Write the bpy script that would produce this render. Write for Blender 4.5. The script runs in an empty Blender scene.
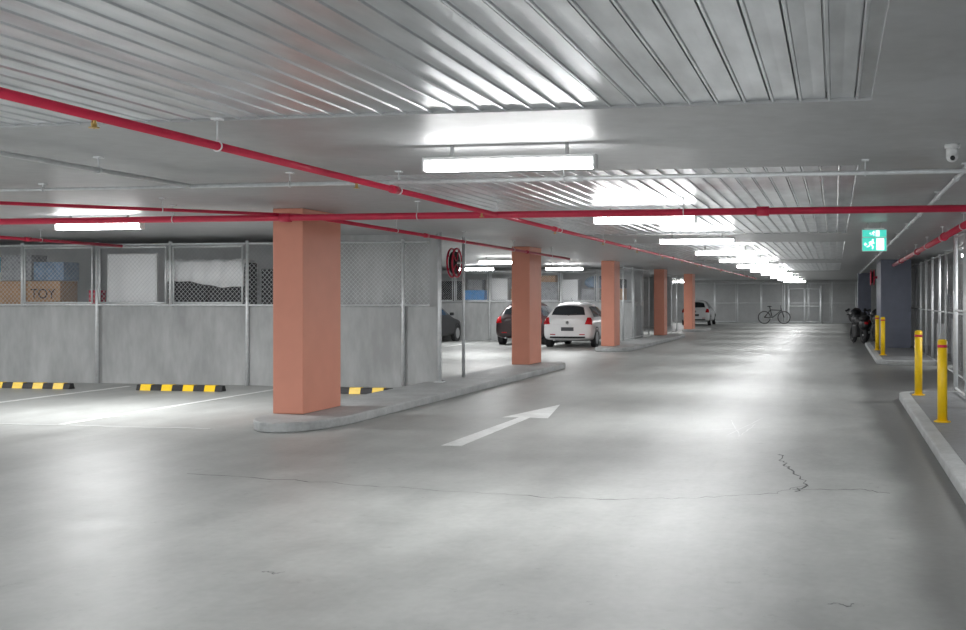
import bpy, bmesh, math, random
from mathutils import Vector, Matrix
random.seed(7)
scene = bpy.context.scene
COL = scene.collection
try:
    scene.view_settings.view_transform = 'Standard'
except Exception:
    pass

# ------------------------------------------------------------ materials
def nmat(name):
    m = bpy.data.materials.new(name); m.use_nodes = True
    return m, m.node_tree.nodes, m.node_tree.links, m.node_tree.nodes['Principled BSDF']

def mat(name, col, rough=0.5, metal=0.0, var=0.08, scale=8.0, bump=0.0, emit=0.0, coat=0.0, detail=4.0, stretch=None):
    m, N, L, p = nmat(name)
    p.inputs['Roughness'].default_value = rough
    p.inputs['Metallic'].default_value = metal
    if coat: p.inputs['Coat Weight'].default_value = coat
    tc = N.new('ShaderNodeTexCoord')
    nz = N.new('ShaderNodeTexNoise'); nz.inputs['Scale'].default_value = scale; nz.inputs['Detail'].default_value = detail
    if stretch:
        mp = N.new('ShaderNodeMapping'); mp.inputs['Scale'].default_value = stretch
        L.new(tc.outputs['Object'], mp.inputs['Vector']); L.new(mp.outputs[0], nz.inputs['Vector'])
    else: L.new(tc.outputs['Object'], nz.inputs['Vector'])
    r = N.new('ShaderNodeValToRGB')
    r.color_ramp.elements[0].position = 0.3; r.color_ramp.elements[1].position = 0.7
    r.color_ramp.elements[0].color = tuple(c*(1-var) for c in col)+(1,)
    r.color_ramp.elements[1].color = tuple(min(1, c*(1+var)) for c in col)+(1,)
    L.new(nz.outputs['Fac'], r.inputs['Fac'])
    L.new(r.outputs['Color'], p.inputs['Base Color'])
    if bump:
        b = N.new('ShaderNodeBump'); b.inputs['Strength'].default_value = bump; b.inputs['Distance'].default_value = 0.02
        L.new(nz.outputs['Fac'], b.inputs['Height']); L.new(b.outputs['Normal'], p.inputs['Normal'])
    if emit:
        p.inputs['Emission Color'].default_value = tuple(col)+(1,)
        p.inputs['Emission Strength'].default_value = emit
    return m

def concrete(name, col, rough=0.55, s1=0.5, s2=9.0, var=0.18, stretch=(1,1,1), rvar=0.12, spec=0.5):
    m, N, L, p = nmat(name)
    tc = N.new('ShaderNodeTexCoord'); mp = N.new('ShaderNodeMapping')
    mp.inputs['Scale'].default_value = stretch
    L.new(tc.outputs['Object'], mp.inputs['Vector'])
    a = N.new('ShaderNodeTexNoise'); a.inputs['Scale'].default_value = s1; a.inputs['Detail'].default_value = 6; a.inputs['Roughness'].default_value = .6
    b = N.new('ShaderNodeTexNoise'); b.inputs['Scale'].default_value = s2; b.inputs['Detail'].default_value = 8
    L.new(mp.outputs[0], a.inputs['Vector']); L.new(mp.outputs[0], b.inputs['Vector'])
    mx = N.new('ShaderNodeMath'); mx.operation = 'MULTIPLY_ADD'; mx.inputs[1].default_value = .35
    L.new(b.outputs['Fac'], mx.inputs[0]); L.new(a.outputs['Fac'], mx.inputs[2])
    r = N.new('ShaderNodeValToRGB')
    r.color_ramp.elements[0].position = .48; r.color_ramp.elements[1].position = .86
    r.color_ramp.elements[0].color = tuple(c*(1-var) for c in col)+(1,)
    r.color_ramp.elements[1].color = tuple(min(1, c*(1+var)) for c in col)+(1,)
    L.new(mx.outputs[0], r.inputs['Fac']); L.new(r.outputs['Color'], p.inputs['Base Color'])
    mr = N.new('ShaderNodeMapRange'); mr.inputs['From Min'].default_value = .3; mr.inputs['From Max'].default_value = .7
    mr.inputs['To Min'].default_value = rough-rvar; mr.inputs['To Max'].default_value = rough+rvar
    L.new(a.outputs['Fac'], mr.inputs['Value']); L.new(mr.outputs[0], p.inputs['Roughness'])
    p.inputs['Specular IOR Level'].default_value = spec
    bp = N.new('ShaderNodeBump'); bp.inputs['Strength'].default_value = .06; bp.inputs['Distance'].default_value = .02
    L.new(b.outputs['Fac'], bp.inputs['Height']); L.new(bp.outputs['Normal'], p.inputs['Normal'])
    return m, N, L, p, r, tc, a

M_floor, N, L, p, r, tc, a = concrete('floor_concrete', (.385,.393,.382), rough=.44, s1=1.9, s2=16, var=.12, rvar=.04, stretch=(1,.8,1), spec=.30)
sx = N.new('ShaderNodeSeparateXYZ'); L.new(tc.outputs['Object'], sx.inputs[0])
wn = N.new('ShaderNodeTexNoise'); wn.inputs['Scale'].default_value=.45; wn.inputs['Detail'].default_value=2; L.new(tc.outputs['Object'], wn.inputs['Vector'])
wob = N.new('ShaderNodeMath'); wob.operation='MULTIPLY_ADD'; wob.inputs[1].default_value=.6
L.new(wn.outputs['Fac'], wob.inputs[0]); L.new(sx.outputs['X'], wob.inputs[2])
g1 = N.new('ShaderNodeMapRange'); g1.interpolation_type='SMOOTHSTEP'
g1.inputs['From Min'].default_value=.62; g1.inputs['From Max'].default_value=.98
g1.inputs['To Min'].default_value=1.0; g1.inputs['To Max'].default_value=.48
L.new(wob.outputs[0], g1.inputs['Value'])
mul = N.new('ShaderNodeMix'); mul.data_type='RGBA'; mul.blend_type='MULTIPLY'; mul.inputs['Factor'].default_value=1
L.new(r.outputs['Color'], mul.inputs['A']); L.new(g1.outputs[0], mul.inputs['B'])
sp = N.new('ShaderNodeTexNoise'); sp.inputs['Scale'].default_value=4.5; sp.inputs['Detail'].default_value=12; sp.inputs['Roughness'].default_value=.85
L.new(tc.outputs['Object'], sp.inputs['Vector'])
sm = N.new('ShaderNodeMapRange'); sm.inputs['From Min'].default_value=.34; sm.inputs['From Max'].default_value=.43; sm.inputs['To Min'].default_value=.74; sm.inputs['To Max'].default_value=1
L.new(sp.outputs['Fac'], sm.inputs['Value'])
mul2 = N.new('ShaderNodeMix'); mul2.data_type='RGBA'; mul2.blend_type='MULTIPLY'; mul2.inputs['Factor'].default_value=1
L.new(mul.outputs['Result'], mul2.inputs['A']); L.new(sm.outputs[0], mul2.inputs['B'])
tm = N.new('ShaderNodeMapping'); tm.inputs['Scale'].default_value=(1.4,.12,1); L.new(tc.outputs['Object'], tm.inputs['Vector'])
tn = N.new('ShaderNodeTexNoise'); tn.inputs['Scale'].default_value=1.2; tn.inputs['Detail'].default_value=3; L.new(tm.outputs[0], tn.inputs['Vector'])
tr = N.new('ShaderNodeMapRange'); tr.inputs['From Min'].default_value=.35; tr.inputs['From Max'].default_value=.6; tr.inputs['To Min'].default_value=.90; tr.inputs['To Max'].default_value=1.02
L.new(tn.outputs['Fac'], tr.inputs['Value'])
mul3 = N.new('ShaderNodeMix'); mul3.data_type='RGBA'; mul3.blend_type='MULTIPLY'; mul3.inputs['Factor'].default_value=1
L.new(mul2.outputs['Result'], mul3.inputs['A']); L.new(tr.outputs[0], mul3.inputs['B'])
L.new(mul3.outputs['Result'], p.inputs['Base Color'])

M_soffit = concrete('soffit_concrete', (.42,.425,.43), rough=.45, s1=.7, s2=7, var=.18)[0]
M_wall = concrete('wall_concrete', (.41,.42,.42), rough=.6, s1=1.1, s2=7, var=.22, stretch=(1.3,1,.4))[0]
M_wallf = concrete('end_wall_concrete', (.60,.61,.61), rough=.6, s1=1.1, s2=7, var=.1)[0]
M_wall_lit = concrete('store_wall_lit_tone', (.70,.71,.72), rough=.6, s1=.9, s2=6, var=.1)[0]  # wall colour lightened to stand in for light inside the cages
M_kerb = concrete('kerb_concrete', (.40,.41,.41), rough=.6, s1=2, s2=20, var=.22)[0]
M_kerbdark = concrete('island_dark', (.19,.195,.20), rough=.6, s1=1, s2=12, var=.25)[0]
M_deck = mat('galvanised_deck', (.64,.66,.68), .29, .82, .18, 2.2, bump=.05, stretch=(2.5,.7,1))
M_galv = mat('galvanised_steel', (.74,.76,.77), .38, .3, .08, 15)
M_terr = mat('terracotta_paint', (.74,.305,.21), .5, 0, .03, 3)
M_blue = mat('slate_blue_paint', (.155,.17,.225), .5, 0, .06, 4)
M_red = mat('red_paint', (.62,.025,.07), .35, 0, .08, 6)
M_yellow = mat('yellow_paint', (.95,.62,.01), .4, 0, .05, 10)
M_black = mat('black_rubber', (.022,.022,.024), .6, 0, .2, 20)
M_white = mat('white_plastic', (.8,.8,.8), .4, 0, .03, 10)
M_line = concrete('road_paint', (.76,.77,.76), rough=.5, s1=3, s2=25, var=.16)[0]
M_scuff = concrete('pale_scuff', (.52,.53,.52), rough=.5, s1=3, s2=25, var=.1)[0]
M_crack = mat('crack_dark', (.15,.15,.15), .9, 0, .3, 30)
M_crackf = mat('crack_faint', (.21,.21,.205), .9, 0, .35, 12)
M_glow = mat('lamp_diffuser', (1,1,1), .4, 0, 0, 5, emit=27.0)
M_brass = mat('brass', (.6,.42,.15), .35, .8, .1, 20)
M_card = mat('cardboard', (.46,.275,.155), .8, 0, .12, 6)
M_tape = mat('packing_tape', (.45,.34,.22), .4, 0, .05, 10)
M_ink = mat('printed_ink', (.06,.035,.03), .7, 0, .05, 10)
M_bluep = mat('blue_plastic', (.08,.36,.80), .4, 0, .1, 8)
M_bluet = mat('blue_grey_tarp', (.20,.29,.42), .6, 0, .25, 8)
M_greyp = mat('grey_fabric', (.32,.33,.35), .8, 0, .2, 10)
M_darkf = mat('dark_fabric', (.03,.03,.035), .8, 0, .3, 10)
M_board = mat('white_board', (.92,.93,.94), .4, 0, .03, 4)
M_green = mat('exit_green', (.06,.56,.45), .4, 0, .02, 4, emit=1.0)
M_signw = mat('exit_white', (.9,1,.95), .4, 0, .0, 4, emit=1.3)
M_carw = mat('car_paint_white', (.80,.80,.81), .25, 0, .01, 3, coat=.6)
M_carb = mat('car_paint_black', (.012,.012,.014), .4, 0, .05, 3, coat=.1)
M_carr = mat('car_paint_maroon', (.025,.006,.007), .35, 0, .05, 3, coat=.2)
M_glass = mat('dark_car_glass', (.025,.03,.035), .08, 0, .05, 3)
M_tail = mat('tail_light_red', (.45,.01,.015), .15, 0, .1, 20)
M_alloy = mat('alloy_wheel', (.5,.51,.52), .3, .8, .05, 10)
M_plate = mat('number_plate', (.05,.05,.06), .4, 0, .02, 20)
M_rubberhose = mat('hose_black', (.03,.02,.02), .5, 0, .1, 20)

def chainmat():
    m, N, L, p = nmat('chain_link_wire')
    p.inputs['Base Color'].default_value = (.62,.64,.65,1); p.inputs['Metallic'].default_value=.1; p.inputs['Roughness'].default_value=.45
    tc = N.new('ShaderNodeTexCoord'); s = N.new('ShaderNodeSeparateXYZ'); L.new(tc.outputs['Object'], s.inputs[0])
    outs=[]
    for op in ('ADD','SUBTRACT'):
        q=N.new('ShaderNodeMath'); q.operation=op; L.new(s.outputs['X'],q.inputs[0]); L.new(s.outputs['Z'],q.inputs[1])
        k=N.new('ShaderNodeMath'); k.operation='MULTIPLY'; k.inputs[1].default_value=11.5; L.new(q.outputs[0],k.inputs[0])
        fr=N.new('ShaderNodeMath'); fr.operation='FRACT'; L.new(k.outputs[0],fr.inputs[0])
        lt=N.new('ShaderNodeMath'); lt.operation='LESS_THAN'; lt.inputs[1].default_value=.09; L.new(fr.outputs[0],lt.inputs[0])
        outs.append(lt)
    mx=N.new('ShaderNodeMath'); mx.operation='MAXIMUM'; L.new(outs[0].outputs[0],mx.inputs[0]); L.new(outs[1].outputs[0],mx.inputs[1])
    L.new(mx.outputs[0], p.inputs['Alpha'])
    p.inputs['Specular IOR Level'].default_value=.3
    return m
M_chain = chainmat()

# ------------------------------------------------------------ builders
class B:
    def __init__(s): s.bm = bmesh.new()
    def box(s,x0,y0,z0,x1,y1,z1):
        v=[s.bm.verts.new(c) for c in ((x0,y0,z0),(x1,y0,z0),(x1,y1,z0),(x0,y1,z0),(x0,y0,z1),(x1,y0,z1),(x1,y1,z1),(x0,y1,z1))]
        for f in ((3,2,1,0),(4,5,6,7),(0,1,5,4),(1,2,6,5),(2,3,7,6),(3,0,4,7)): s.bm.faces.new([v[i] for i in f])
        return s
    def cyl(s,p0,p1,r,seg=14,r2=None,cap=True):
        p0=Vector(p0);p1=Vector(p1);d=(p1-p0).normalized();r2=r if r2 is None else r2
        u=d.orthogonal().normalized();w=d.cross(u)
        A=[];C=[]
        for i in range(seg):
            t=2*math.pi*i/seg;o=u*math.cos(t)+w*math.sin(t)
            A.append(s.bm.verts.new(p0+o*r));C.append(s.bm.verts.new(p1+o*r2))
        for i in range(seg):
            j=(i+1)%seg;f=s.bm.faces.new((A[i],A[j],C[j],C[i]));f.smooth=True
        if cap: s.bm.faces.new(A[::-1]);s.bm.faces.new(C)
        return s
    def tube(s,pts,r,seg=10):
        for a,b in zip(pts[:-1],pts[1:]): s.cyl(a,b,r,seg)
        return s
    def torus(s,c,axis,R,r,seg=28,ms=8):
        c=Vector(c);d=Vector(axis).normalized();u=d.orthogonal().normalized();w=d.cross(u);rings=[]
        for i in range(seg):
            t=2*math.pi*i/seg;o=u*math.cos(t)+w*math.sin(t)
            rings.append([s.bm.verts.new(c+o*(R+r*math.cos(2*math.pi*k/ms))+d*r*math.sin(2*math.pi*k/ms)) for k in range(ms)])
        for i in range(seg):
            for k in range(ms):
                a=rings[i];b=rings[(i+1)%seg];f=s.bm.faces.new((a[k],b[k],b[(k+1)%ms],a[(k+1)%ms]));f.smooth=True
        return s
    def ell(s,c,rad,nz=0.0,seg=18,rg=12,flat=None):
        ret=bmesh.ops.create_uvsphere(s.bm,u_segments=seg,v_segments=rg,radius=1)
        for v in ret['verts']:
            k=1+random.uniform(-nz,nz)
            co=Vector((v.co.x*rad[0]*k,v.co.y*rad[1]*k,v.co.z*rad[2]*k))
            if flat is not None and co.z< -flat: co.z=-flat
            v.co=Vector(c)+co
            for f in v.link_faces: f.smooth=True
        return s
    def prism(s,pts,z0,z1):
        a=[s.bm.verts.new((x,y,z0)) for x,y in pts];b=[s.bm.verts.new((x,y,z1)) for x,y in pts];n=len(pts)
        s.bm.faces.new(a[::-1]);s.bm.faces.new(b)
        for i in range(n): s.bm.faces.new((a[i],a[(i+1)%n],b[(i+1)%n],b[i]))
        return s
    def extrude(s,pts,vec):
        vec=Vector(vec);a=[s.bm.verts.new(q) for q in pts];b=[s.bm.verts.new(Vector(q)+vec) for q in pts];n=len(pts)
        s.bm.faces.new(a[::-1]);s.bm.faces.new(b)
        for i in range(n): s.bm.faces.new((a[i],a[(i+1)%n],b[(i+1)%n],b[i]))
        return s
    def face(s,pts):
        s.bm.faces.new([s.bm.verts.new(q) for q in pts]);return s
    def grid(s,c,nu=8,nv=6):
        c=[Vector(q) for q in c];g=[]
        for j in range(nv+1):
            v=j/nv;g.append([s.bm.verts.new((c[0]*(1-v)+c[3]*v)*(1-i/nu)+(c[1]*(1-v)+c[2]*v)*(i/nu)) for i in range(nu+1)])
        for j in range(nv):
            for i in range(nu):
                f=s.bm.faces.new((g[j][i],g[j][i+1],g[j+1][i+1],g[j+1][i]));f.smooth=True
        return s
    def done(s,name,m,parent=None,loc=(0,0,0),rz=0,bevel=0,seg=2,fixn=True,**props):
        if fixn: bmesh.ops.recalc_face_normals(s.bm,faces=s.bm.faces[:])
        me=bpy.data.meshes.new(name);s.bm.to_mesh(me);s.bm.free();me.materials.append(m)
        o=bpy.data.objects.new(name,me);COL.objects.link(o);o.location=loc;o.rotation_euler=(0,0,rz)
        if parent: o.parent=parent
        if bevel:
            b=o.modifiers.new('bevel','BEVEL');b.width=bevel;b.segments=seg;b.limit_method='ANGLE';b.angle_limit=math.radians(25)
        for k,v in props.items(): o[k]=v
        return o

def root(name,loc,label,category,rz=0,group=None):
    e=bpy.data.objects.new(name,None);COL.objects.link(e);e.location=loc;e.rotation_euler=(0,0,rz);e.empty_display_size=.2
    e['label']=label;e['category']=category
    if group:e['group']=group
    return e
def dup(src,loc,rz=None,label=None):
    def rec(o,par):
        c=o.copy();COL.objects.link(c);c.parent=par
        for ch in o.children: rec(ch,c)
        return c
    c=rec(src,None);c.location=loc
    if rz is not None:c.rotation_euler=(0,0,rz)
    if label:c['label']=label
    return c

# ------------------------------------------------------------ shell (added rear opening lets in fill light, y=-6)
B().box(-22,-6,-.2,6.5,75,0).done('floor',M_floor,kind='structure')
SZ=2.78
b=B()
b.box(.21,-6,SZ,6.5,75,3.1)
b.box(-22,6.6,SZ,.21,9.8,3.1)
b.box(-22,9.8,SZ,-4.6,75,3.1)
for y0,y1 in ((20,23),(34,37),(48,75)): b.box(-4.6,y0,SZ,.21,y1,3.1)
b.done('ceiling',M_soffit,kind='structure')
def deck(x0,x1,y0,y1,name):
    # flat galvanised strips divided by a recessed seam with a small raised fold beside it
    b=B();pts=[];x=x0;pitch=.165;zp=2.798
    while x<x1-1e-4:
        for dx,z in ((0,zp),(.001,zp+.04),(.009,zp+.04),(.010,zp),(.015,zp-.010),(.027,zp-.010),(.032,zp),(.098,zp+.002),(.1649,zp)):
            if x+dx<=x1: pts.append((x+dx,z))
        x+=pitch
    pts.append((x1,zp))
    lo=[b.bm.verts.new((px,y0,z)) for px,z in pts];hi=[b.bm.verts.new((px,y1,z)) for px,z in pts]
    for i in range(len(pts)-1): b.bm.faces.new((lo[i],lo[i+1],hi[i+1],hi[i]))
    b.box(x0,y0,2.87,x1,y1,3.1)
    return b.done(name,M_deck,fixn=False,kind='structure')
deck(-22,.21,-6,6.6,'ceiling_deck')
deck(-4.6,.21,9.8,20,'ceiling_deck.001')
deck(-4.6,.21,23,34,'ceiling_deck.002')
deck(-4.6,.21,37,48,'ceiling_deck.003')
B().box(-22,74,0,6.5,74.3,3.1).done('wall_far',M_wallf,kind='structure')
B().box(-22.3,-6,0,-22,75,3.1).done('wall_left',M_wall,kind='structure')
B().box(6.5,-6,0,6.8,75,3.1).done('wall_right',M_wall,kind='structure')
B().box(-22,18.8,0,-7.02,19.0,1.47).box(-22,19.0,1.33,-9.4,21.5,1.47).done('wall_bay',M_wall,kind='structure')
B().box(-9.4,19.0,0,-7.06,19.1,SZ).done('wall_pier',M_wall,kind='structure')
B().box(-22,21.5,0,-9.4,21.65,SZ).box(-9.45,19.1,1.47,-9.4,21.5,SZ).done('wall_store',M_wall_lit,kind='structure')
B().box(-22,40.5,0,-7.35,40.7,1.47).box(-22,40.7,1.33,-7.5,43,1.47).done('wall_bay_second',M_wall,kind='structure')
B().box(-22,43,0,-7.5,43.15,SZ).done('wall_store_second',M_wall_lit,kind='structure')
B().box(-22,62.5,0,-9.2,62.7,SZ).done('wall_bay_third',M_wall,kind='structure')
B().box(2.5,38.7,0,6.5,38.9,SZ).done('wall_recess',M_wall,kind='structure')

# ------------------------------------------------------------ kerb islands
def island_pts(x0,x1,y0,y1,r0,r1,n=10,notch=False):
    pts=[]
    cx=(x0+x1)/2;hw=(x1-x0)/2
    for i in range(n+1):
        t=math.pi+math.pi*i/n;pts.append((cx+hw*math.cos(t),y0+r0+r0*math.sin(t)))
    for i in range(n+1):
        t=math.pi*i/n;pts.append((cx+hw*math.cos(t),y1-r1+r1*math.sin(t)))
    if notch: pts+= [(x0,19.12),(-7.0,19.12),(-7.0,18.79),(x0,18.79)]
    return pts
for (y0,y1,r0,lab) in ((12.2,25.1,1.0,'long narrow concrete kerb island carrying two terracotta columns'),(32.4,45.6,.55,'narrow concrete kerb island beside the parked white hatchback'),(51.8,55.2,.55,'narrow concrete kerb island under a lone terracotta column')):
    B().prism(island_pts(-7.22,-6.1,y0,y1,r0,.55,notch=(y0<13)),0,.12).done('kerb_island',M_kerb,bevel=.02,label=lab,category='kerb',group='kerb islands along the aisle')
def rc(x0,x1,y0,y1,r):
    pts=[(x1,y0),(x1,y1)]
    for i in range(9):
        t=math.pi/2+math.pi/2*i/8;pts.append((x0+r+r*math.cos(t),y1-r+r*math.sin(t)))
    for i in range(9):
        t=math.pi+math.pi/2*i/8;pts.append((x0+r+r*math.cos(t),y0+r+r*math.sin(t)))
    return pts
for x1,y0,y1,lab in ((6.45,-2,18.4,'raised walkway with pale kerb edge and dark paving beside cages'),(2.4,27.2,38.5,'raised dark walkway with pale kerb around the slate column')):
    R=root('raised_walkway',(0,0,0),lab,'kerb')
    B().prism(rc(1.0,x1,y0,y1,.5),0,.115).done('kerb_edge',M_kerb,R,bevel=.02)
    B().prism(rc(1.16,x1-.05,y0+.15,y1-.15,.4),.1,.12).done('paving',M_kerbdark,R)

# ------------------------------------------------------------ columns
for i,(y0,y1) in enumerate(((13.19,14.3),(23.9,24.9),(33.55,34.45),(43.7,44.5),(52.6,53.6))):
    B().box(-.21,0,0,.21,y1-y0,SZ-.12).done('column',M_terr,loc=(-6.96,y0,.12),bevel=.012,label='terracotta painted rectangular concrete column on a kerb island',category='column',group='terracotta columns along the aisle')
B().box(0,0,0,.9,3.4,SZ-.12).done('column',M_blue,loc=(1.36,34,.12),bevel=.012,label='dark slate-blue painted column standing on raised walkway',category='column')
B().box(0,0,0,.6,1.2,SZ).done('column',M_blue,loc=(1.05,52,0),bevel=.012,label='dark slate-blue painted column beyond the motorcycles',category='column')

# ------------------------------------------------------------ light fixtures, including added fill battens
FZ=2.585
def fixture():
    R=root('fluorescent_light',(0,0,0),'long white batten light mounted just under the concrete ceiling; some copies are added fill','ceiling light',group='batten lights over the car park')
    B().box(-.67,-.05,.078,.67,.05,.105).done('housing',M_white,R,bevel=.008)
    B().box(-.655,-.052,.0,.655,.052,.077).done('diffuser',M_glow,R,bevel=.025,seg=3)
    for s in (-1,1):
        B().box(s*.665-.01,-.053,-.002,s*.665+.01,.053,.106).done('end_cap',M_white,R,bevel=.005)
        B().box(s*.45-.012,-.012,.105,s*.45+.012,.012,SZ-FZ).done('mounting_bracket',M_soffit,R)
    return R
def lamp(R,e):
    l=bpy.data.lights.new('lamp','AREA');l.shape='RECTANGLE';l.size=1.3;l.size_y=.1;l.energy=e;l.color=(.985,.998,1)
    o=bpy.data.objects.new('lamp',l);COL.objects.link(o);o.parent=R;o.location=(0,0,-.012)
F0=fixture();F0.location=(-2.42,8.0,FZ)
pos=[(-2.42,y) for y in (1.5,-4,14.0,19.5,24.6,29.8,35.2,41,47,54,61,68)]+[(-10.2,13.9),(-10.2,5.5),(-17,13.9),(-17,5.5),(-9.3,30),(-13.5,30),(-17.5,30),(-10.2,23.5),(-16,24.5),(-9.2,37),(-12.4,37),(-9.5,50),(-14,50),(3.6,27),(3.4,17.5),(3.4,9),(-9.6,68),(-6.9,.5),(-12.5,-2)]  # off-view and hidden battens are added to brighten floor, bays and cages
for q in pos: dup(F0,(q[0],q[1],FZ))
for o in [o for o in COL.objects if o.name.startswith('fluorescent_light')]:
    x,y=o.location.x,o.location.y
    aisle=abs(x+2.42)<.1
    if aisle: e=95 if y<3 else (70 if y<22 else (56 if y<50 else 90))
    elif x>0: e=90
    elif y>20: e=95
    else: e=185
    lamp(o,e)

# ------------------------------------------------------------ pipes
def pipe(name,p0,p1,r,m,label,hang=3.0,sprinkler=False,h0=1.0,cat='pipe'):
    p0=Vector(p0);p1=Vector(p1);d=(p1-p0);Ln=d.length;d.normalize()
    R=root(name,p0,label,cat)
    b=B().cyl((0,0,0),d*Ln,r,16)
    n=int(Ln/5.8)
    b.done('pipe_run',m,R)
    for i in range(1,n+1):
        q=d*(i*5.8-2.1)
        B().cyl(q-d*.07,q+d*.07,r*1.35,16).done('coupling',m,R)
    t=h0
    while t<Ln:
        q=d*t
        b=B().torus(q,d,r+.006,.006,16,6).cyl(q+Vector((0,0,r)),(q.x,q.y,SZ-p0.z),.006,6).box(q.x-.03,q.y-.03,SZ-p0.z-.012,q.x+.03,q.y+.03,SZ-p0.z).done('hanger',M_galv,R)
        t+=hang
    if sprinkler:
        t=h0+1.2
        while t<Ln:
            q=d*t
            B().cyl(q,q-Vector((0,0,r+.035)),.012,8).cyl(q-Vector((0,0,r+.035)),q-Vector((0,0,r+.04)),.028,10).torus(q-Vector((0,0,r+.02)),(1,0,0),.02,.004,10,5).done('sprinkler_head',M_brass,R)
            t+=3.3
    return R
pipe('sprinkler_pipe',(-3.92,-5.9,2.6),(-3.92,56,2.6),.027,M_red,'long thin red sprinkler pipe running down the aisle ceiling',3.0,True,h0=3.4)
pipe('sprinkler_main_pipe',(-21.9,12.4,2.6),(6.4,12.5,2.6),.040,M_red,'thick red sprinkler main crossing under the ceiling',3.2)
pipe('sprinkler_pipe',(-13.0,6.42,2.64),(-6.36,12.75,2.64),.020,M_red,'thin red branch pipe running diagonally to the terracotta column',3.2)
pipe('sprinkler_pipe',(-6.35,12.8,2.62),(-6.35,26,2.57),.026,M_red,'red branch pipe running beside the terracotta columns',3.0,h0=2.5)
pipe('sprinkler_pipe',(-13.25,12.55,2.6),(-13.25,18.7,2.6),.028,M_red,'short red branch pipe ending at the storage cages',3.0)
pipe('sprinkler_pipe',(1.72,14.5,2.6),(1.72,33.5,2.6),.05,M_red,'thick red pipe running above the wire cages',3.0)
pipe('conduit',(-5.95,9.42,2.67),(6.4,9.42,2.67),.02,M_galv,'galvanised conduit crossing below the concrete ceiling',2.6,cat='conduit')
pipe('conduit',(-5.95,-5.9,2.67),(-5.95,9.38,2.67),.02,M_galv,'galvanised conduit running towards the crossing conduit',2.6,cat='conduit')
pipe('conduit',(1.1,1,2.72),(1.1,50,2.72),.02,M_galv,'galvanised conduit running above the raised walkway',2.6,cat='conduit')
pipe('conduit',(-21.9,9.9,2.72),(-6.1,9.9,2.72),.014,M_galv,'thin galvanised conduit crossing above the parking bays',2.6,cat='conduit')

# ------------------------------------------------------------ floor markings
def flat(name,polys,m,label,cat,z=.004,**k):
    b=B()
    for p_ in polys: b.prism(p_,.0005,z)
    return b.done(name,m,label=label,category=cat,**k)
ax=-4.13
flat('floor_arrow',[[(ax-.12,11.5),(ax+.11,11.5),(ax+.07,14.4),(ax+.33,14.35),(ax+.03,16.2),(ax-.31,14.35),(ax-.08,14.4)]],M_line,'faded white arrow painted on the concrete floor','floor marking')
for x in (-9.75,-12.75,-15.75):
    flat('bay_line',[[(x-.05,12.55),(x+.05,12.55),(x+.05,18.2),(x-.05,18.2)]],M_line,'worn white parking bay line on concrete','floor marking',group='parking bay lines')
flat('bay_line',[[(-20,12.42),(-7.6,12.42),(-7.6,12.5),(-20,12.5)]],M_scuff,'faint crosswise line closing the parking bays','floor marking')
for x in (-9.64,-12.8):
    flat('bay_line',[[(x-.05,35),(x+.05,35),(x+.05,40.4),(x-.05,40.4)]],M_line,'white line between parked cars','floor marking',group='parking bay lines')
def crack(pts,w,label,m=M_crack,name='floor_crack',cat='crack',j=.03):
    P=[]
    for (x0,y0),(x1,y1) in zip(pts[:-1],pts[1:]):
        n=8
        for i in range(n):
            t=i/n;P.append((x0+(x1-x0)*t+random.uniform(-j,j),y0+(y1-y0)*t+random.uniform(-j,j)*1.6))
    P.append(pts[-1]);b=B();L1=[];R1=[]
    for i,(x,y) in enumerate(P):
        xa,ya=P[max(0,i-1)];xb,yb=P[min(len(P)-1,i+1)];dx,dy=xb-xa,yb-ya;l=math.hypot(dx,dy) or 1;k=w*random.uniform(.3,1.3)/2
        L1.append(b.bm.verts.new((x-dy/l*k,y+dx/l*k*2,.0015)));R1.append(b.bm.verts.new((x+dy/l*k,y-dx/l*k*2,.0015)))
    for i in range(len(P)-1): b.bm.faces.new((R1[i],R1[i+1],L1[i+1],L1[i]))
    b.done(name,m,fixn=False,label=label,category=cat)
crack([(-5.87,9.28),(-4.35,9.0),(-3.28,8.83),(-2.36,8.67),(-1.7,8.66),(-1.08,8.86),(-.53,9.14),(-.23,9.65)],.010,'long thin crack wandering across the concrete floor',M_crackf)
crack([(-.56,11.43),(-.50,10.9),(-.42,10.45),(-.23,9.65),(-.33,9.3)],.020,'darker forked crack in the concrete floor')
crack([(-.33,9.4),(.21,9.47),(.45,9.35)],.010,'short crack meeting the grime beside the kerb',M_crackf)
for q in (((-1.35,14.6),(-1.1,12.9),(-1.0,14.2)),((-.95,14.9),(-1.25,13.0)),((-1.5,13.5),(-.8,13.9))):
    crack(list(q),.014,'pale scratched scuff on the polished concrete floor',M_scuff,'scuff_mark','scuff',.01)
for cx,cy in ((-3.27,5.99),(.03,5.9)):
    crack([(cx-.06,cy),(cx-.02,cy+.04),(cx+.03,cy-.02),(cx+.07,cy+.03)],.006,'small dark stain mark on the concrete floor',M_crack,'floor_stain','stain',.012)

# ------------------------------------------------------------ wheel stops
def wheelstop():
    R=root('wheel_stop',(0,0,0),'black and yellow rubber wheel stop on the bay floor','wheel stop',group='wheel stops against the bay wall')
    def sec(k,x): return [(x,-.08*k,0.0),(x,-.045*k,.10*k),(x,.045*k,.10*k),(x,.08*k,0)]
    B().extrude(sec(1,-.82),(1.64,0,0)).done('rubber_body',M_black,R,bevel=.008)
    for x in (-.74,-.33,.08,.49):
        B().extrude(sec(1.05,x),(.20,0,0)).done('reflective_block',M_yellow,R)
    return R
W0=wheelstop();W0.location=(-11.25,17.5,0)
for x in (-14.2,-8.16,-17.2): dup(W0,(x,17.5,0))

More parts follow.
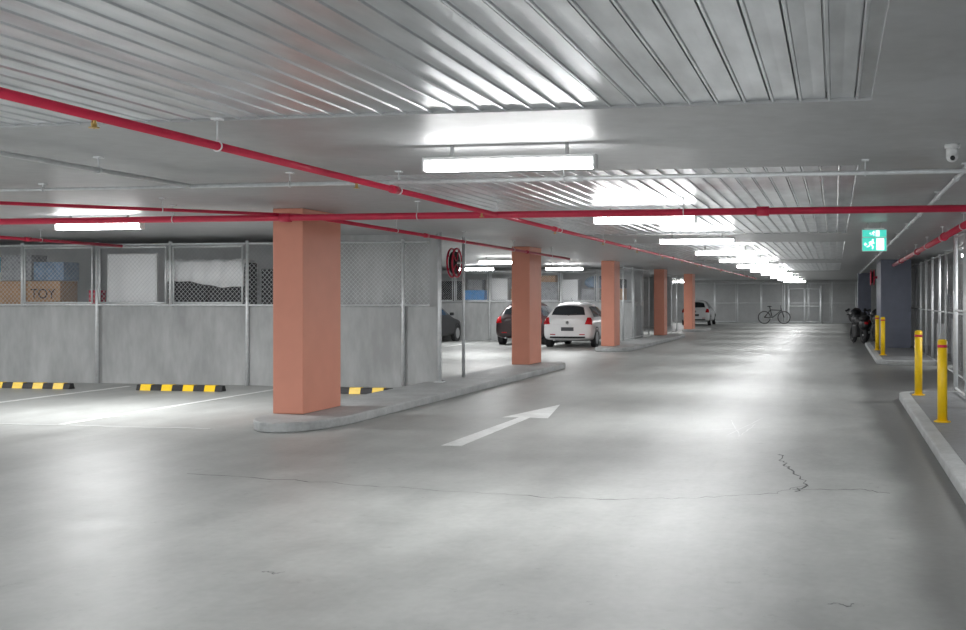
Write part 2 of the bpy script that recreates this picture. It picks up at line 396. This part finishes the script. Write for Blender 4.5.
# ------------------------------------------------------------ chain link fences
def fence(label,loc,rz,length,z0,z1,posts,full=(),rails=None,name='chain_link_fence',pr=.024,frames=()):
    R=root(name,loc,label,'fence',rz)
    for x in posts:
        zb=0 if x in full else z0
        B().cyl((x,0,zb),(x,0,z1),pr,12).cyl((x,0,z1-.01),(x,0,z1+.02),pr*1.15,12).done('post',M_galv,R)
    for z in (rails or (z0+.03,z1-.03)):
        B().cyl((0,0,z),(length,0,z),.018,10).done('rail',M_galv,R)
    for xa,xb in frames:
        za,zb=z0+.07,z1-.08
        B().tube([(xa,-.03,za),(xb,-.03,za),(xb,-.03,zb),(xa,-.03,zb),(xa,-.03,za)],.018,8).done('gate_frame',M_galv,R)
    B().face([(0,.0,z0),(length,.0,z0),(length,.0,z1-.03),(0,.0,z1-.03)]).done('wire_mesh',M_chain,R,fixn=False)
    return R
px=[2.0,4.3,6.6,8.2,9.74,11.3,14.35]
fence('galvanised chain-link storage cage front above the low concrete wall',(-22,18.74,0),0,14.85,1.46,2.66,px,full=(8.2,11.3,14.35,4.3),frames=((6.68,8.12),(8.28,9.66),(9.82,11.22)),pr=.03)
fence('galvanised chain-link cage front above the second bay wall',(-22,40.42,0),0,14.6,1.46,2.66,[2+1.4*i for i in range(10)],full=(2+1.4*3,2+1.4*5,2+1.4*7,2+1.4*9),frames=[(2.08+1.4*i,3.32+1.4*i) for i in range(3,9)],pr=.032)
fence('tall chain-link screen beside the parked white hatchback',(-7.25,37.6,0.12),math.pi/2,5.4,.03,2.6,[0.02,1.8,3.6,5.38])
fence('tall chain-link screen between terracotta columns',(-7.35,46.5,0),math.pi/2,5,.03,2.65,[0.02,1.6,3.3,4.98])
fence('chain-link cage side with galvanised posts along the walkway',(1.9,16.66,.12),math.pi/2,1.6,.03,2.5,[0.02,1.55],rails=(.06,1.3,2.47),pr=.035)
fence('chain-link cage front with galvanised posts',(1.92,16.58,.12),0,4.5,.03,2.5,[1.2,2.4,3.6],rails=(.06,1.3,2.47))
fence('long run of chain-link cages beside the aisle',(2.46,18.6,0),math.pi/2,19,.03,2.65,[0.1,1.6,3.4,5.2,7,8.6,10.5,12.4,14.3,16.2],rails=(.06,1.3,2.62),pr=.032)
fence('chain-link cage fence before the end wall',(-9.2,71,0),0,15,.03,2.6,[0.02+1.5*i for i in range(11)],rails=(.06,1.3,2.57),pr=.045,frames=[(1.6+1.5*i,2.9+1.5*i) for i in range(0,8,2)])
g=root('wire_gate',(-2.9,70.85,0),'grey wire-mesh double gate in the end fence','gate')
for s in (0,1.0):
    b=B()
    for q in (((s+.03,0,.1),(s+.03,0,2.2)),((s+.97,0,.1),(s+.97,0,2.2)),((s+.03,0,.1),(s+.97,0,.1)),((s+.03,0,2.2),(s+.97,0,2.2)),((s+.03,0,1.1),(s+.97,0,1.1))): b.cyl(q[0],q[1],.03,8)
    b.done('gate_leaf',M_galv,g)
for s in (-.03,2.03): B().cyl((s,0,0),(s,0,2.4),.05,10).done('gate_post',M_galv,g)
B().cyl((0,0,0),(0,0,SZ-.12),.035,14).box(-.08,-.08,0,.08,.08,.012).done('steel_post',M_galv,loc=(-6.93,18.66,.12),label='pale round steel post at the end of the bay wall',category='post')

# ------------------------------------------------------------ hose reels
def hosereel(loc,label,post=True,sc=1.0):
    R=root('fire_hose_reel',loc,label,'fire hose reel',group='fire hose reels')
    zc=2.17
    for x in (-.05,.05):
        b=B().torus((x,0,zc),(1,0,0),.27*sc,.018,28,8)
        for k in range(5):
            t=2*math.pi*k/5;b.cyl((x,0,zc),(x,.27*sc*math.cos(t),zc+.27*sc*math.sin(t)),.012,6)
        b.done('reel_wheel',M_red,R)
    b=B()
    for k in range(3):
        for j in (-.025,0,.025): b.torus((j,0,zc),(1,0,0),(.13+.035*k)*sc,.018,24,6)
    b.cyl((-.06,0,zc),(.06,0,zc),.06,14)
    b.done('coiled_hose',M_rubberhose,R)
    if post:
        B().cyl((.18,0,0),(.18,0,SZ-loc[2]),.03,12).cyl((.18,0,zc),(.04,0,zc),.02,8).done('support_post',M_galv,R)
    else:
        B().box(-.02,-.04,zc-.04,.16,.04,zc+.04).done('bracket',M_red,R)
    return R
hosereel((-7.13,20.0,.12),'red fire hose reel on a galvanised post beside the bay wall')
hosereel((1.2,36.6,.12),'red fire hose reel fixed to the slate column',False,.9)

# ------------------------------------------------------------ bollards
def bollard():
    R=root('bollard',(0,0,0),'yellow steel bollard with red band on the walkway kerb','bollard',group='yellow bollards along the walkway')
    B().cyl((0,0,.01),(0,0,.98),.058,20).cyl((0,0,.98),(0,0,1.0),.058,20,r2=.04).done('bollard_post',M_yellow,R)
    B().cyl((0,0,.90),(0,0,.935),.0595,20).done('reflective_band',M_red,R)
    b=B().cyl((0,0,0),(0,0,.012),.10,20)
    for k in range(4):
        t=math.pi/4+k*math.pi/2;b.cyl((.08*math.cos(t),.08*math.sin(t),.01),(.08*math.cos(t),.08*math.sin(t),.022),.01,6)
    b.done('base_plate',M_yellow,R)
    return R
b0=bollard();b0.location=(1.28,13.77,.12)
for q in ((1.27,17.5),(1.24,29.6),(1.2,32.4)): dup(b0,(q[0],q[1],.12))

# ------------------------------------------------------------ exit sign
R=root('exit_sign',(.6,17.4,0),'illuminated green running-man exit sign hanging from ceiling','exit sign')
B().box(-.19,-.03,2.34,.19,.03,2.68).done('sign_box',M_white,R,bevel=.005)
B().box(-.18,-.036,2.35,.18,-.028,2.55).done('green_face',M_green,R)
B().box(-.18,-.036,2.565,.18,-.028,2.67).done('green_face',M_green,R)
B().box(-.15,-.025,2.68,.15,.025,2.70).cyl((-.1,0,2.69),(-.1,0,SZ),.008,8).cyl((.1,0,2.69),(.1,0,SZ),.008,8).done('mount',M_white,R)
def figure(ox,oz,k):
    b=B();y=-.042
    def sq(pts): b.extrude([(ox+x*k,y,oz+(z-2.45)*k) for x,z in pts],(0,.004,0))
    sq([(-.035+.015*math.cos(t*math.pi/5),2.515+.015*math.sin(t*math.pi/5)) for t in range(10)])
    sq([(-.064,2.495),(-.026,2.50),(-.041,2.445),(-.076,2.45)])
    sq([(-.04,2.499),(-.006,2.468),(-.018,2.456),(-.045,2.478)])
    sq([(-.06,2.497),(-.098,2.477),(-.09,2.462),(-.06,2.478)])
    sq([(-.055,2.45),(-.021,2.415),(-.031,2.375),(-.047,2.375),(-.043,2.412),(-.076,2.45)])
    sq([(-.07,2.455),(-.085,2.412),(-.127,2.402),(-.127,2.419),(-.095,2.430),(-.08,2.46)])
    b.done('running_figure',M_signw,R)
    b=B();sq([(.02,2.36),(.135,2.36),(.135,2.54),(.02,2.54)]);b.done('door_symbol',M_signw,R)
    b=B();sq([(-.17,2.45),(-.143,2.48),(-.143,2.459),(-.122,2.459),(-.122,2.441),(-.143,2.441),(-.143,2.42)]);b.done('arrow_symbol',M_signw,R)
figure(0.01,2.45,1.0);figure(.01,2.617,.5)

R=root('security_camera',(.87,8.6,SZ),'small white ceiling security camera beside the conduit','security camera')
B().cyl((0,0,-.03),(0,0,0),.055,20).done('base',M_white,R)
B().cyl((0,0,-.09),(0,0,-.03),.045,20).ell((0,0,-.095),(.045,.045,.04)).done('dome',M_white,R)
B().cyl((0,-.02,-.10),(0,-.052,-.11),.018,12).done('lens',M_black,R)

# ------------------------------------------------------------ storage contents
def cbox(loc,w,d,h,m=M_card,label='brown cardboard box stored on the shelf above the wall',rz=0,name='cardboard_box',group='boxes in the storage cages',cat='box'):
    R=root(name,loc,label,cat,rz,group)
    B().box(-w/2,-d/2,0,w/2,d/2,h).done('box_body',m,R,bevel=.006)
    B().box(-w/2-.002,-.03,h*.7,-w/2+.002,.03,h).box(-.03,-d/2-.003,h*.72,.03,-d/2+.003,h).box(-.03,-d/2,h,.03,d/2,h+.003).done('tape_strip',M_tape if m is M_card else m,R)
    return R
def bag(loc,rad,m,label,nz=.04,name='storage_bag',cat='bag'):
    R=root(name,loc,label,cat,0)
    B().ell((0,0,rad[2]*.8),rad,nz,flat=rad[2]*.8).done('bag_body',m,R)
    B().torus((0,0,rad[2]*1.78),(0,1,0),rad[2]*.22,.012,14,5).done('handle',m,R)
    return R
zt=1.472
cbox((-16.6,19.3,zt),.6,.5,.45,M_bluep,'blue plastic storage crate on the shelf',name='storage_crate',cat='crate')
cbox((-16.6,19.3,zt+.455),.55,.4,.20,M_board,'white carton stacked on a blue crate')
cbox((-16.55,19.3,zt+.66),.5,.4,.30,M_bluep,'blue storage crate stacked on a white carton',name='storage_crate',cat='crate')
bx=cbox((-15.5,19.3,zt),1.35,.5,.48,label='large brown cardboard box with dark lettering on the shelf')
fc=bpy.data.curves.new('box_lettering','FONT');fc.body='TOY';fc.size=.27;fc.extrude=.001;fc.align_x='CENTER'
fo=bpy.data.objects.new('tmp_lettering',fc);COL.objects.link(fo);bpy.context.view_layer.update()
me=bpy.data.meshes.new_from_object(fo.evaluated_get(bpy.context.evaluated_depsgraph_get()))
bpy.data.objects.remove(fo);me.materials.clear();me.materials.append(M_ink)
lo=bpy.data.objects.new('box_lettering',me);COL.objects.link(lo);lo.parent=bx;lo.location=(.30,-.256,.14);lo.rotation_euler=(math.pi/2,0,0)
cbox((-15.82,19.3,zt+.49),.68,.45,.50,M_greyp,'grey fabric-covered storage box stacked on cardboard',name='storage_box')
cbox((-15.1,19.3,zt+.49),.66,.45,.36,M_bluet,'blue-grey storage box on a large cardboard box',name='storage_box')
cbox((-14.2,19.3,zt),.16,.3,.30,M_red,'small red box beside the white board',name='storage_box')
R=root('white_board',(-13.3,19.1,zt),'large white framed board leaning inside the storage cage','board')
B().box(-.5,-.01,.02,.5,.01,.98).done('panel',M_board,R)
B().box(-.53,-.02,0,.53,.02,.03).box(-.53,-.02,.97,.53,.02,1.0).box(-.53,-.02,.03,-.5,.02,.97).box(.5,-.02,.03,.53,.02,.97).done('frame',M_white,R)
cbox((-12.15,19.3,zt),.8,.4,.78,M_darkf,'dark storage box under a white dust sheet',name='storage_box')
cbox((-11.3,19.3,zt),.75,.4,.82,M_darkf,'tall black storage box under a white dust sheet',name='storage_box')
R=root('dust_sheet',(-11.75,19.3,zt+.84),'white dust sheet draped over dark storage boxes','sheet')
b=B();nu=40;prof=[(.24,-.25),(.23,-.02),(.20,.02),(0,.05),(-.20,.02),(-.24,-.03),(-.25,-.15),(-.26,-.27),(-.27,-.40)];g_=[]
for j,(yy,zz) in enumerate(prof):
    row=[]
    for i in range(nu+1):
        x=-.82+1.64*i/nu;k=1 if j>=6 else .3
        row.append(b.bm.verts.new((x,yy-.024*k*math.sin(i*.8+j*.3),zz+.01*math.sin(i*.6)+(0 if j<8 else .06*math.sin(i*.13+.6)-.03))))
    g_.append(row)
for j in range(len(prof)-1):
    for i in range(nu):
        f=b.bm.faces.new((g_[j][i],g_[j][i+1],g_[j+1][i+1],g_[j+1][i]));f.smooth=True
so=b.done('sheet_cloth',M_board,R);md=so.modifiers.new('sol','SOLIDIFY');md.thickness=.006
cbox((-10.4,19.5,zt),.6,.5,.7,M_darkf,'dark storage box beside the cage post',name='storage_box')
cbox((-17.6,19.5,zt),.6,.5,.6)
zs=1.472
for (x,w,h,m,lab) in ((-8.2,.8,.5,M_card,'cardboard box above the second bay wall'),(-9.1,.75,.5,M_greyp,'grey storage box above the second bay wall'),(-9.95,.7,.85,M_board,'white carton above the second bay wall'),(-10.8,.8,.75,M_greyp,'grey fabric storage box beside a white carton'),(-11.8,.9,.5,M_card,'cardboard box beside a grey storage box'),(-12.75,.75,.9,M_board,'white storage box beside a cardboard box'),(-13.7,.8,.45,M_bluep,'blue crate above the black car'),(-14.8,.9,.8,M_darkf,'dark storage box above the black car')):
    cbox((x,40.95,zs),w,.5,h,m,lab,name='storage_box')
cbox((-8.05,40.95,zs+.51),.5,.4,.35,M_darkf,'dark small storage box stacked on cardboard',name='storage_box')
bag((-8.9,40.95,zs+.53),(.5,.24,.26),M_bluet,'wide blue-grey covered load piled on a storage box')
cbox((-10.8,40.95,zs+.76),.6,.4,.25,M_card,'flat cardboard box stacked on grey storage')
bag((-11.8,40.95,zs+.51),(.36,.2,.24),M_board,'white bag piled on a cardboard box')
cbox((-13.7,40.95,zs+.46),.6,.4,.4,M_greyp,'grey storage box stacked on a blue crate',name='storage_box')
for (x,y,w,h,m) in ((3.2,19.4,.9,1.6,M_darkf),(3.1,20.8,.9,1.2,M_greyp),(3.2,22.4,.9,1.8,M_darkf),(3.2,24.2,.9,1.3,M_card),(3.2,25.8,.9,1.8,M_darkf),(3.3,27.8,.9,1.1,M_greyp),(3.3,29.6,.9,1.7,M_darkf),(3.3,31.8,.9,.9,M_board)):
    cbox((x,y,0),w,1.0,h,m,'stored box inside the chain-link cage',name='storage_box')

# ------------------------------------------------------------ cars
def car(loc,paint,label,rz=0,name='hatchback_car'):
    R=root(name,loc,label,'car',rz)
    S=[(0.0,.66,.36,.78,.56,.90),(.03,.77,.29,.86,.62,.98),(.09,.82,.25,.93,.655,1.04),(.26,.835,.22,.95,.59,1.34),(.50,.835,.20,.96,.565,1.465),(1.0,.835,.20,.95,.555,1.51),(1.9,.835,.20,.94,.55,1.485),(2.35,.835,.20,.93,.57,1.37),(2.95,.835,.20,.90,.72,1.0),(3.5,.825,.22,.84,.68,.94),(3.85,.76,.26,.72,.60,.82),(3.97,.64,.32,.60,.52,.66)]
    b=B();rings=[]
    for (y,hw,zb,be,rh,tp) in S:
        h=[(hw*.75,zb),(hw*.96,zb+.05),(hw,zb+.20),(hw,(zb+be)/2+.08),(hw*.965,be),(rh+.04,tp-.18),(rh-.09,tp-.05),(rh*.42,tp+.008)]
        pts=h+[(-x,z) for x,z in h[::-1]]
        rings.append([b.bm.verts.new((x,y,z)) for x,z in pts])
    n=len(rings[0])
    for a,c in zip(rings[:-1],rings[1:]):
        for i in range(n): b.bm.faces.new((a[i],a[(i+1)%n],c[(i+1)%n],c[i]))
    def cap(r,rev):
        m=n//2
        for i in range(m-1):
            q=(r[i],r[i+1],r[n-2-i],r[n-1-i]);b.bm.faces.new(q[::-1] if rev else q)
    cap(rings[0],False);cap(rings[-1],True)
    for f in b.bm.faces:f.smooth=True
    body=b.done('body',paint,R)
    ss=body.modifiers.new('sub','SUBSURF');ss.levels=2;ss.render_levels=2
    def patch(nm,c,m,off=.006,nu=8,nv=6,arch=0):
        bb=B().grid(c,nu,nv)
        if arch:
            cz=sum(q[2] for q in c)/4;hwx=max(abs(q[0]) for q in c)
            for v in bb.bm.verts: v.co.z-=(arch*(v.co.x/hwx)**2) if v.co.z>cz else -(arch*.6*(v.co.x/hwx)**2)
        o=bb.done(nm,m,R,fixn=False)
        w=o.modifiers.new('wrap','SHRINKWRAP');w.target=body;w.wrap_method='NEAREST_SURFACEPOINT';w.wrap_mode='ABOVE_SURFACE';w.offset=off
        return o
    patch('rear_window',[(-.58,.10,1.05),(.58,.10,1.05),(.48,.32,1.39),(-.48,.32,1.39)],M_glass,nu=14,arch=.08)
    patch('windscreen',[(-.66,2.9,1.03),(.66,2.9,1.03),(.52,2.42,1.36),(-.52,2.42,1.36)],M_glass)
    patch('number_plate',[(-.21,-.01,.55),(.21,-.01,.55),(.21,-.01,.67),(-.21,-.01,.67)],M_plate,.008)
    patch('bumper_insert',[(-.60,0,.29),(.60,0,.29),(.58,0,.37),(-.58,0,.37)],M_black,.006)
    for s in (-1,1):
        for ya,yb,yc,yd in ((.50,1.36,1.36,.66),(1.42,2.62,2.25,1.42)):
            patch('side_window',[(s*.80,ya,1.01),(s*.80,yb,1.01),(s*.62,yc,1.38),(s*.62,yd,1.38)],M_glass)
        patch('tail_light',[(s*.58,-.01,.77),(s*.84,.08,.75),(s*.80,.18,1.02),(s*.66,.08,1.02)],M_tail,.012)
        B().box(s*.905-.07,2.3,.98,s*.905+.07,2.42,1.09).done('wing_mirror',paint,R,bevel=.02)
        for yw in (.70,3.18):
            x0,x1=(.66,.84) if s>0 else (-.84,-.66)
            B().cyl((x0,yw,.305),(x1,yw,.305),.305,28).done('tyre',M_black,R,bevel=.02)
            B().cyl((s*.78,yw,.305),(s*.845,yw,.305),.20,20).done('wheel_rim',M_alloy,R)
            B().torus((s*.828,yw,.33),(1,0,0),.335,.016,28,6).done('wheel_arch',M_black,R)
        B().box(min(s*.825,s*.847),1.0,.78,max(s*.825,s*.847),1.16,.81).done('door_handle',paint,R)
        patch('reflector',[(s*.40,-.01,.42),(s*.58,-.01,.42),(s*.58,-.01,.45),(s*.40,-.01,.45)],M_tail,.008,3,2)
    B().cyl((0,.006,.82),(0,-.004,.82),.05,20).done('badge_disc',M_black,R)
    B().torus((0,-.004,.82),(0,1,0),.052,.010,20,6).tube([(-.034,-.004,.85),(-.015,-.004,.79),(0,-.004,.82),(.015,-.004,.79),(.034,-.004,.85)],.007,6).done('badge',M_alloy,R)
    B().cyl((0,.085,1.05),(.28,.12,1.12),.009,6).done('rear_wiper',M_black,R)
    B().cyl((0,.75,1.48),(0,.55,1.62),.005,6).done('aerial',M_black,R)
    B().cyl((-.45,.02,.25),(-.45,.25,.25),.03,10).done('exhaust',M_alloy,R)
    return R
car((-8.55,34.75,0),M_carw,'white hatchback seen from behind, parked beside terracotta column')
car((-10.68,36.35,0),M_carr,'dark maroon hatchback parked between white and black cars')
car((-14.75,36.2,0),M_carb,'black hatchback parked facing the low concrete wall')
car((-8.1,64.5,0),M_carw,'white hatchback parked beyond the last terracotta column')

# ------------------------------------------------------------ motorcycles
def moto(loc,rz,label,paint):
    R=root('motorcycle',loc,label,'motorcycle',rz,'parked motorcycles')
    for y,nm in ((-.68,'wheel'),(.70,'wheel')):
        B().torus((0,y,.31),(1,0,0),.23,.08,28,10).done(nm,M_black,R)
        b=B().torus((0,y,.31),(1,0,0),.175,.015,24,6).cyl((-.06,y,.31),(.06,y,.31),.035,10)
        for k in range(6):
            t=k*math.pi/3;b.cyl((0,y,.31),(0,y+.17*math.cos(t),.31+.17*math.sin(t)),.012,6)
        b.done('wheel_rim',M_alloy,R)
    b=B().tube([(0,-.68,.31),(0,-.15,.38),(0,.25,.40),(0,.42,.85),(0,-.2,.78),(0,-.15,.38)],.03,8);b.done('frame',M_black,R)
    b=B()
    for s in (-.09,.09): b.tube([(s,.70,.31),(s,.42,.98)],.025,8)
    b.done('front_fork',M_black,R)
    B().ell((0,.18,.84),(.22,.36,.18)).done('fuel_tank',paint,R)
    B().ell((0,-.28,.78),(.20,.38,.11)).ell((0,-.62,.88),(.17,.22,.11)).done('seat',M_black,R)
    B().ell((0,-.72,.66),(.20,.26,.20)).done('rear_fairing',paint,R)
    B().ell((0,-.97,.74),(.08,.04,.05)).done('tail_light',M_tail,R)
    B().ell((0,.52,.95),(.24,.20,.27)).done('front_fairing',paint,R)
    B().tube([(-.36,.30,1.02),(-.12,.42,1.0),(.12,.42,1.0),(.36,.30,1.02)],.018,8).done('handlebar',M_black,R)
    for s in (-1,1): B().ell((s*.34,.42,1.16),(.06,.02,.035)).cyl((s*.28,.36,1.02),(s*.34,.42,1.13),.008,6).done('mirror',M_black,R)
    B().box(-.19,-.24,.22,.19,.30,.68).done('engine',M_black,R,bevel=.06)
    B().cyl((.17,.1,.30),(.19,-.7,.42),.045,12).done('exhaust',M_alloy,R)
    B().cyl((-.1,-.1,.28),(-.25,-.18,.01),.012,6).done('side_stand',M_black,R)
    return R
moto((.85,40.3,0),.25,'black motorcycle parked beside the raised walkway',M_carb)
moto((1.6,40.6,0),.2,'black motorcycle parked close beside another motorcycle',M_carb)
moto((.95,43.0,0),.3,'dark maroon motorcycle parked between black motorcycles',M_carr)
moto((1.75,43.1,0),.25,'black motorcycle with dark fairing beside the maroon one',M_carb)
moto((1.0,46.0,0),.25,'black motorcycle parked near the slate column',M_carb)

def bike(loc,rz,sc):
    R=root('bicycle',loc,'black bicycle parked against the end wire fence','bicycle',rz);R.scale=(sc,sc,sc)
    for x in (-.52,.52):
        b=B().torus((x,0,.34),(0,1,0),.32,.026,28,6);b.done('tyre',M_black,R)
        b=B()
        for k in range(10):
            t=k*math.pi/5;b.cyl((x,0,.34),(x+.31*math.cos(t),0,.34+.31*math.sin(t)),.004,4)
        b.done('spokes',M_alloy,R)
    B().tube([(-.52,0,.34),(-.1,0,.32),(.38,0,.72),(-.2,0,.74),(-.52,0,.34)],.025,8).tube([(-.1,0,.32),(-.24,0,.9)],.025,8).tube([(.52,0,.34),(.34,0,.88)],.025,8).done('frame',M_black,R)
    B().ell((-.25,0,.93),(.13,.07,.03)).done('saddle',M_black,R)
    B().tube([(.34,-.28,.98),(.34,0,.92),(.34,.28,.98)],.016,8).done('handlebar',M_black,R)
    B().torus((-.1,0,.32),(0,1,0),.09,.012,18,5).cyl((-.1,-.09,.32),(-.05,-.09,.17),.01,6).cyl((-.1,.09,.32),(-.15,.09,.47),.01,6).cyl((-.1,-.09,.32),(-.1,.09,.32),.012,6).done('crank',M_alloy,R)
    B().cyl((-.12,.02,.32),(-.2,.2,.015),.01,6).done('kickstand',M_alloy,R)
bike((-3.75,69.5,0),.1,1.18)

# ------------------------------------------------------------ world + camera
w=bpy.data.worlds.new('world');scene.world=w;w.use_nodes=True
w.node_tree.nodes['Background'].inputs[0].default_value=(.93,.97,1,1);w.node_tree.nodes['Background'].inputs[1].default_value=2.1  # bright fill entering by the added rear opening
cd=bpy.data.cameras.new('camera');cam=bpy.data.objects.new('camera',cd);COL.objects.link(cam)
cam.location=(0,0,1.62);cam.rotation_euler=(math.radians(90),0,math.radians(10.30))
cd.sensor_width=36;cd.lens=1100/966*36;cd.shift_x=-152/966;cd.shift_y=-17/966;cd.clip_end=300
scene.camera=cam
